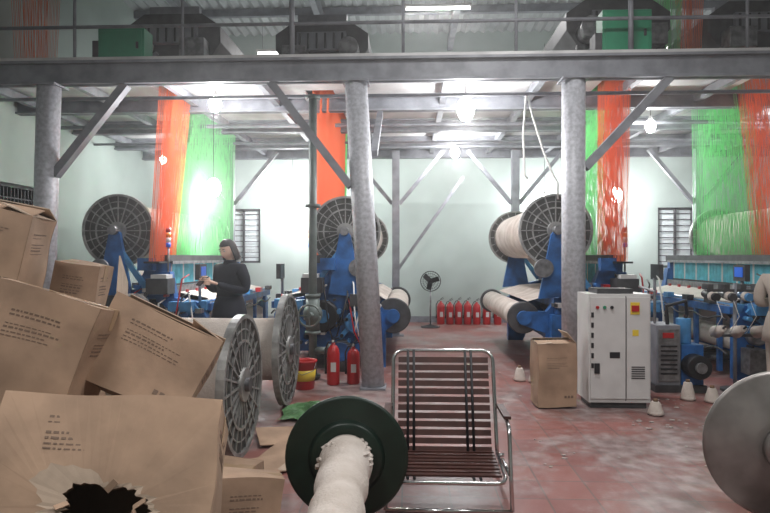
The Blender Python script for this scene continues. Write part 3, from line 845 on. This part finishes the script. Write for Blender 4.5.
def tubelamp(x, y, z, ln, power):
    b = B()
    b.box((x, y, z+.05), (ln, .09, .05), WHITE)
    b.cyl((x-ln/2+.03, y, z), (x+ln/2-.03, y, z), .018, TUBE, n=12)
    for sx in (-1, 1):
        b.box((x+sx*(ln/2-.02), y, z+.01), (.02, .04, .06), WHITE)
        b.tube([(x+sx*ln*.4, y, z+.07), (x+sx*ln*.4, y, ZR-.42)], .004, BLACK, 6)
    b.finish('fluorescent_lamp')
    ld = bpy.data.lights.new('tube_light', 'AREA'); ld.shape = 'RECTANGLE'; ld.size = ln; ld.size_y = .08; ld.energy = power; ld.color = (1, .98, .97)
    lo = bpy.data.objects.new('tube_light', ld); lo.location = (x, y, z-.05); sc.collection.objects.link(lo)
tubelamp(.5, 10.8, 5.95, 1.2, 120)
tubelamp(-2.5, 12.0, 5.6, 1.2, 80)
tubelamp(4.5, 12.0, 5.6, 1.2, 80)
tubelamp(-1.5, 1.0, 4.6, 1.2, 90)  # from here on: unseen tubes, added to light the foreground
tubelamp(2.5, 1.8, 4.6, 1.2, 105)
tubelamp(1.0, 4.6, 5.2, 1.2, 100)

# ---------------------------------------------------------------- people
def make_woman(name, loc, rz, scl, COAT, phone=True, nod=16):
    root = bpy.data.objects.new(name, None); root.location = loc; root.rotation_euler = (0, 0, rad(rz)); root.scale = scl
    sc.collection.objects.link(root)
    def skin_mesh(name, verts, edges, radii, material, rootv=0, sub=2):
        me = bpy.data.meshes.new(name); me.from_pydata(verts, edges, [])
        me.materials.append(material)
        ob = bpy.data.objects.new(name, me); sc.collection.objects.link(ob); ob.parent = root
        md = ob.modifiers.new('skin', 'SKIN'); md.use_smooth_shade = True
        for i, v in enumerate(me.skin_vertices[0].data):
            rr = radii[i]; v.radius = rr if isinstance(rr, tuple) else (rr, rr)
            v.use_root = (i == rootv)
        sb = ob.modifiers.new('sub', 'SUBSURF'); sb.levels = sub; sb.render_levels = sub
        return ob
    V = [(0, 0, .88), (0, 0, 1.0), (0, 0, 1.14), (0, .0, 1.27), (0, .01, 1.36), (0, 0, 1.43)]
    Rr = [.155, .14, .145, .15, .075, .052]
    E = [(0, 1), (1, 2), (2, 3), (3, 4), (4, 5)]
    for sx in (-1, 1):
        k = len(V)
        V += [(sx*.165, .01, 1.315), (sx*.215, .03, 1.17), (sx*.225, .03, 1.06), (sx*.15, -.12, 1.09), (sx*.075, -.245, 1.15)]
        Rr += [.075, .063, .055, .047, .036]
        E += [(3, k), (k, k+1), (k+1, k+2), (k+2, k+3), (k+3, k+4)]
        k = len(V)
        V += [(sx*.085, 0, .74), (sx*.1, -.01, .46), (sx*.1, .015, .25), (sx*.1, .02, .09), (sx*.11, -.07, .045), (sx*.115, -.15, .035)]
        Rr += [.10, .068, .055, .042, .045, .032]
        E += [(0, k), (k, k+1), (k+1, k+2), (k+2, k+3), (k+3, k+4), (k+4, k+5)]
    skin_mesh('clothed_body', V, E, Rr, COAT, 0, 2)
    b = B()
    HC = Vector((0, -.025, 1.525)); nu, nv = 32, 24; vs = []; fs = []
    tilt = Matrix.Rotation(rad(nod), 3, 'X')
    for j in range(nv+1):
        th = math.pi*j/nv
        for i in range(nu):
            ph = 2*math.pi*i/nu
            x = math.sin(th)*math.cos(ph); y = math.sin(th)*math.sin(ph); z = math.cos(th)
            px, py, pz = x*.076, y*.09, z*.115
            if z < 0:
                kx = 1-.38*(-z)**1.6; px *= kx; py *= (1-.22*(-z)**1.5)
                if y < 0: py -= .008*(-z)
            if y < -.5:
                fx = px/.073
                py -= .022*math.exp(-(fx/.22)**2)*math.exp(-((pz+.022)/.022)**2)
                py -= .008*math.exp(-(fx/.2)**2)*math.exp(-((pz-.0)/.03)**2)
                py += .010*math.exp(-((abs(fx)-.42)/.2)**2)*math.exp(-((pz-.006)/.018)**2)
                py -= .005*math.exp(-(fx/.4)**2)*math.exp(-((pz+.06)/.012)**2)
            vs.append(HC+tilt @ Vector((px, py, pz)))
    for j in range(nv):
        for i in range(nu): fs.append([j*nu+i, (j+1)*nu+i, (j+1)*nu+(i+1) % nu, j*nu+(i+1) % nu])
    b.add(vs, fs, SKIN, True)
    def H(x, y, z): return HC+tilt @ Vector((x, y, z))
    for sx in (-1, 1):
        b.ball(H(sx*.03, -.078, .006), .011, WHITE, (1.2, .6, .6), 10, 7)
        b.ball(H(sx*.03, -.084, .006), .0055, BLACK, (1, .6, 1), 8, 6)
        b.box(H(sx*.03, -.087, .026), (.03, .006, .005), HAIR, tilt)
        b.ball(H(sx*.074, .005, -.005), .02, SKIN, (.4, .7, 1.3), 10, 8)
    b.ball(H(0, -.088, -.06), .012, LIP, (1.7, .5, .5), 12, 8)
    b.cyl(H(0, .02, -.06), (0, .01, 1.37), .042, SKIN, .05, n=18)
    b.finish('head_and_face', parent=root, recalc=True)
    b = B(); vs = []; fs = []; nu, nv = 48, 20
    for layer in (0, 1):
        for j in range(nv+1):
            t = j/nv
            for i in range(nu):
                ph = 2*math.pi*i/nu
                fr = -math.sin(ph)
                k = min(1, max(0, (fr-.15)/.2))
                depth = .128+(.125*(1-k)-.062*k)
                z = .128-depth*t
                rr = math.sqrt(max(0, 1-(z/.128)**2)) if z > 0 else 1+.12*math.sin(min(1, -z/.12)*math.pi*.7)
                q = .0 if layer == 0 else -.012
                strand = 1+.012*math.sin(ph*17)
                vs.append(H((.090+q)*rr*math.cos(ph)*strand, (.104+q)*rr*math.sin(ph)*strand+.006, z+(q if z > 0 else 0)))
    off = (nv+1)*nu
    for j in range(nv):
        for i in range(nu):
            fs.append([j*nu+i, (j+1)*nu+i, (j+1)*nu+(i+1) % nu, j*nu+(i+1) % nu])
            fs.append([off+j*nu+i, off+j*nu+(i+1) % nu, off+(j+1)*nu+(i+1) % nu, off+(j+1)*nu+i])
    for i in range(nu): fs.append([nv*nu+i, off+nv*nu+i, off+nv*nu+(i+1) % nu, nv*nu+(i+1) % nu])
    b.add(vs, fs, HAIR, True); b.finish('bob_hair', parent=root, recalc=False)
    for sx in (-1, 1):
        b = B()
        w = Vector((sx*.075, -.245, 1.15)); pc = Vector((sx*.045, -.315, 1.175))
        b.tube([w, w.lerp(pc, .4), pc, pc+Vector((-sx*.01, -.03, .012))], [.024, .03, .036, .028], SKIN, 12, .55)
        for k in range(4):
            ln = [.06, .07, .066, .052][k]
            base = pc+Vector((sx*.012, -.028-.001*k, .026-.018*k))
            mid = base+Vector((-sx*.012, -ln*.45, .004)); mid2 = mid+Vector((-sx*ln*.32, -ln*.1, .004)); tip = mid2+Vector((-sx*ln*.25, ln*.12, .002))
            b.tube([base+Vector((0, .02, 0)), base, mid, mid2, tip], [.009, .009, .0085, .008, .006], SKIN, 8)
        tb = pc+Vector((-sx*.008, .01, .03))
        b.tube([tb, tb+Vector((-sx*.014, -.016, .02)), tb+Vector((-sx*.02, -.04, .026)), tb+Vector((-sx*.02, -.06, .02))], [.011, .011, .0095, .007], SKIN, 8)
        b.finish('hand_%s' % ('left' if sx > 0 else 'right'), parent=root)
    b = B()
    if phone: b.box((0, -.375, 1.185), (.075, .012, .145), BLACK, Euler((rad(-50), 0, 0)).to_matrix()); b.finish('mobile_phone', parent=root, bevel=.003)
    else: b.cyl((-.06, -.37, 1.18), (.08, -.37, 1.19), .02, YARN, n=14); b.finish('yarn_bobbin', parent=root)
    b = B()
    b.lathe((0, .008, 1.36), (0, 0, 1), [(.075, 0), (.07, .03), (.062, .05), (.056, .05), (.06, .02)], COAT, 24)
    b.lathe((0, 0, .70), (0, 0, 1), [(.2, 0), (.185, .12), (.165, .22), (.14, .3), (.13, .3), (.17, .1)], COAT, 28)
    b.finish('coat_collar_and_hem', parent=root)
make_woman('woman', (-2.13, 7.0, 0), -30, (1.08, 1.08, 1.035), COAT)
make_woman('woman', (3.62, 5.95, 0), 130, (1.0, 1.0, .97), COATB, phone=False)

# ---------------------------------------------------------------- world + camera
w = bpy.data.worlds.new('world'); sc.world = w; w.use_nodes = True
nt = w.node_tree
nt.nodes['Background'].inputs[0].default_value = (.75, .85, 1, 1)
nt.nodes['Background'].inputs[1].default_value = 1.2
vs_ = nt.nodes.new('ShaderNodeVolumeScatter')      # thin haze added to spread a glow around the lamps
vs_.inputs['Density'].default_value = 0.008
vs_.inputs['Anisotropy'].default_value = 0.8
nt.links.new(vs_.outputs[0], nt.nodes['World Output'].inputs['Volume'])
cam = bpy.data.cameras.new('camera'); cam.sensor_width = 36; cam.lens = 36*600/770; cam.clip_start = .05
co = bpy.data.objects.new('camera', cam); co.location = (0, 0, 1.5)
co.rotation_euler = (rad(90), 0, rad(2.4)); sc.collection.objects.link(co)
sc.camera = co
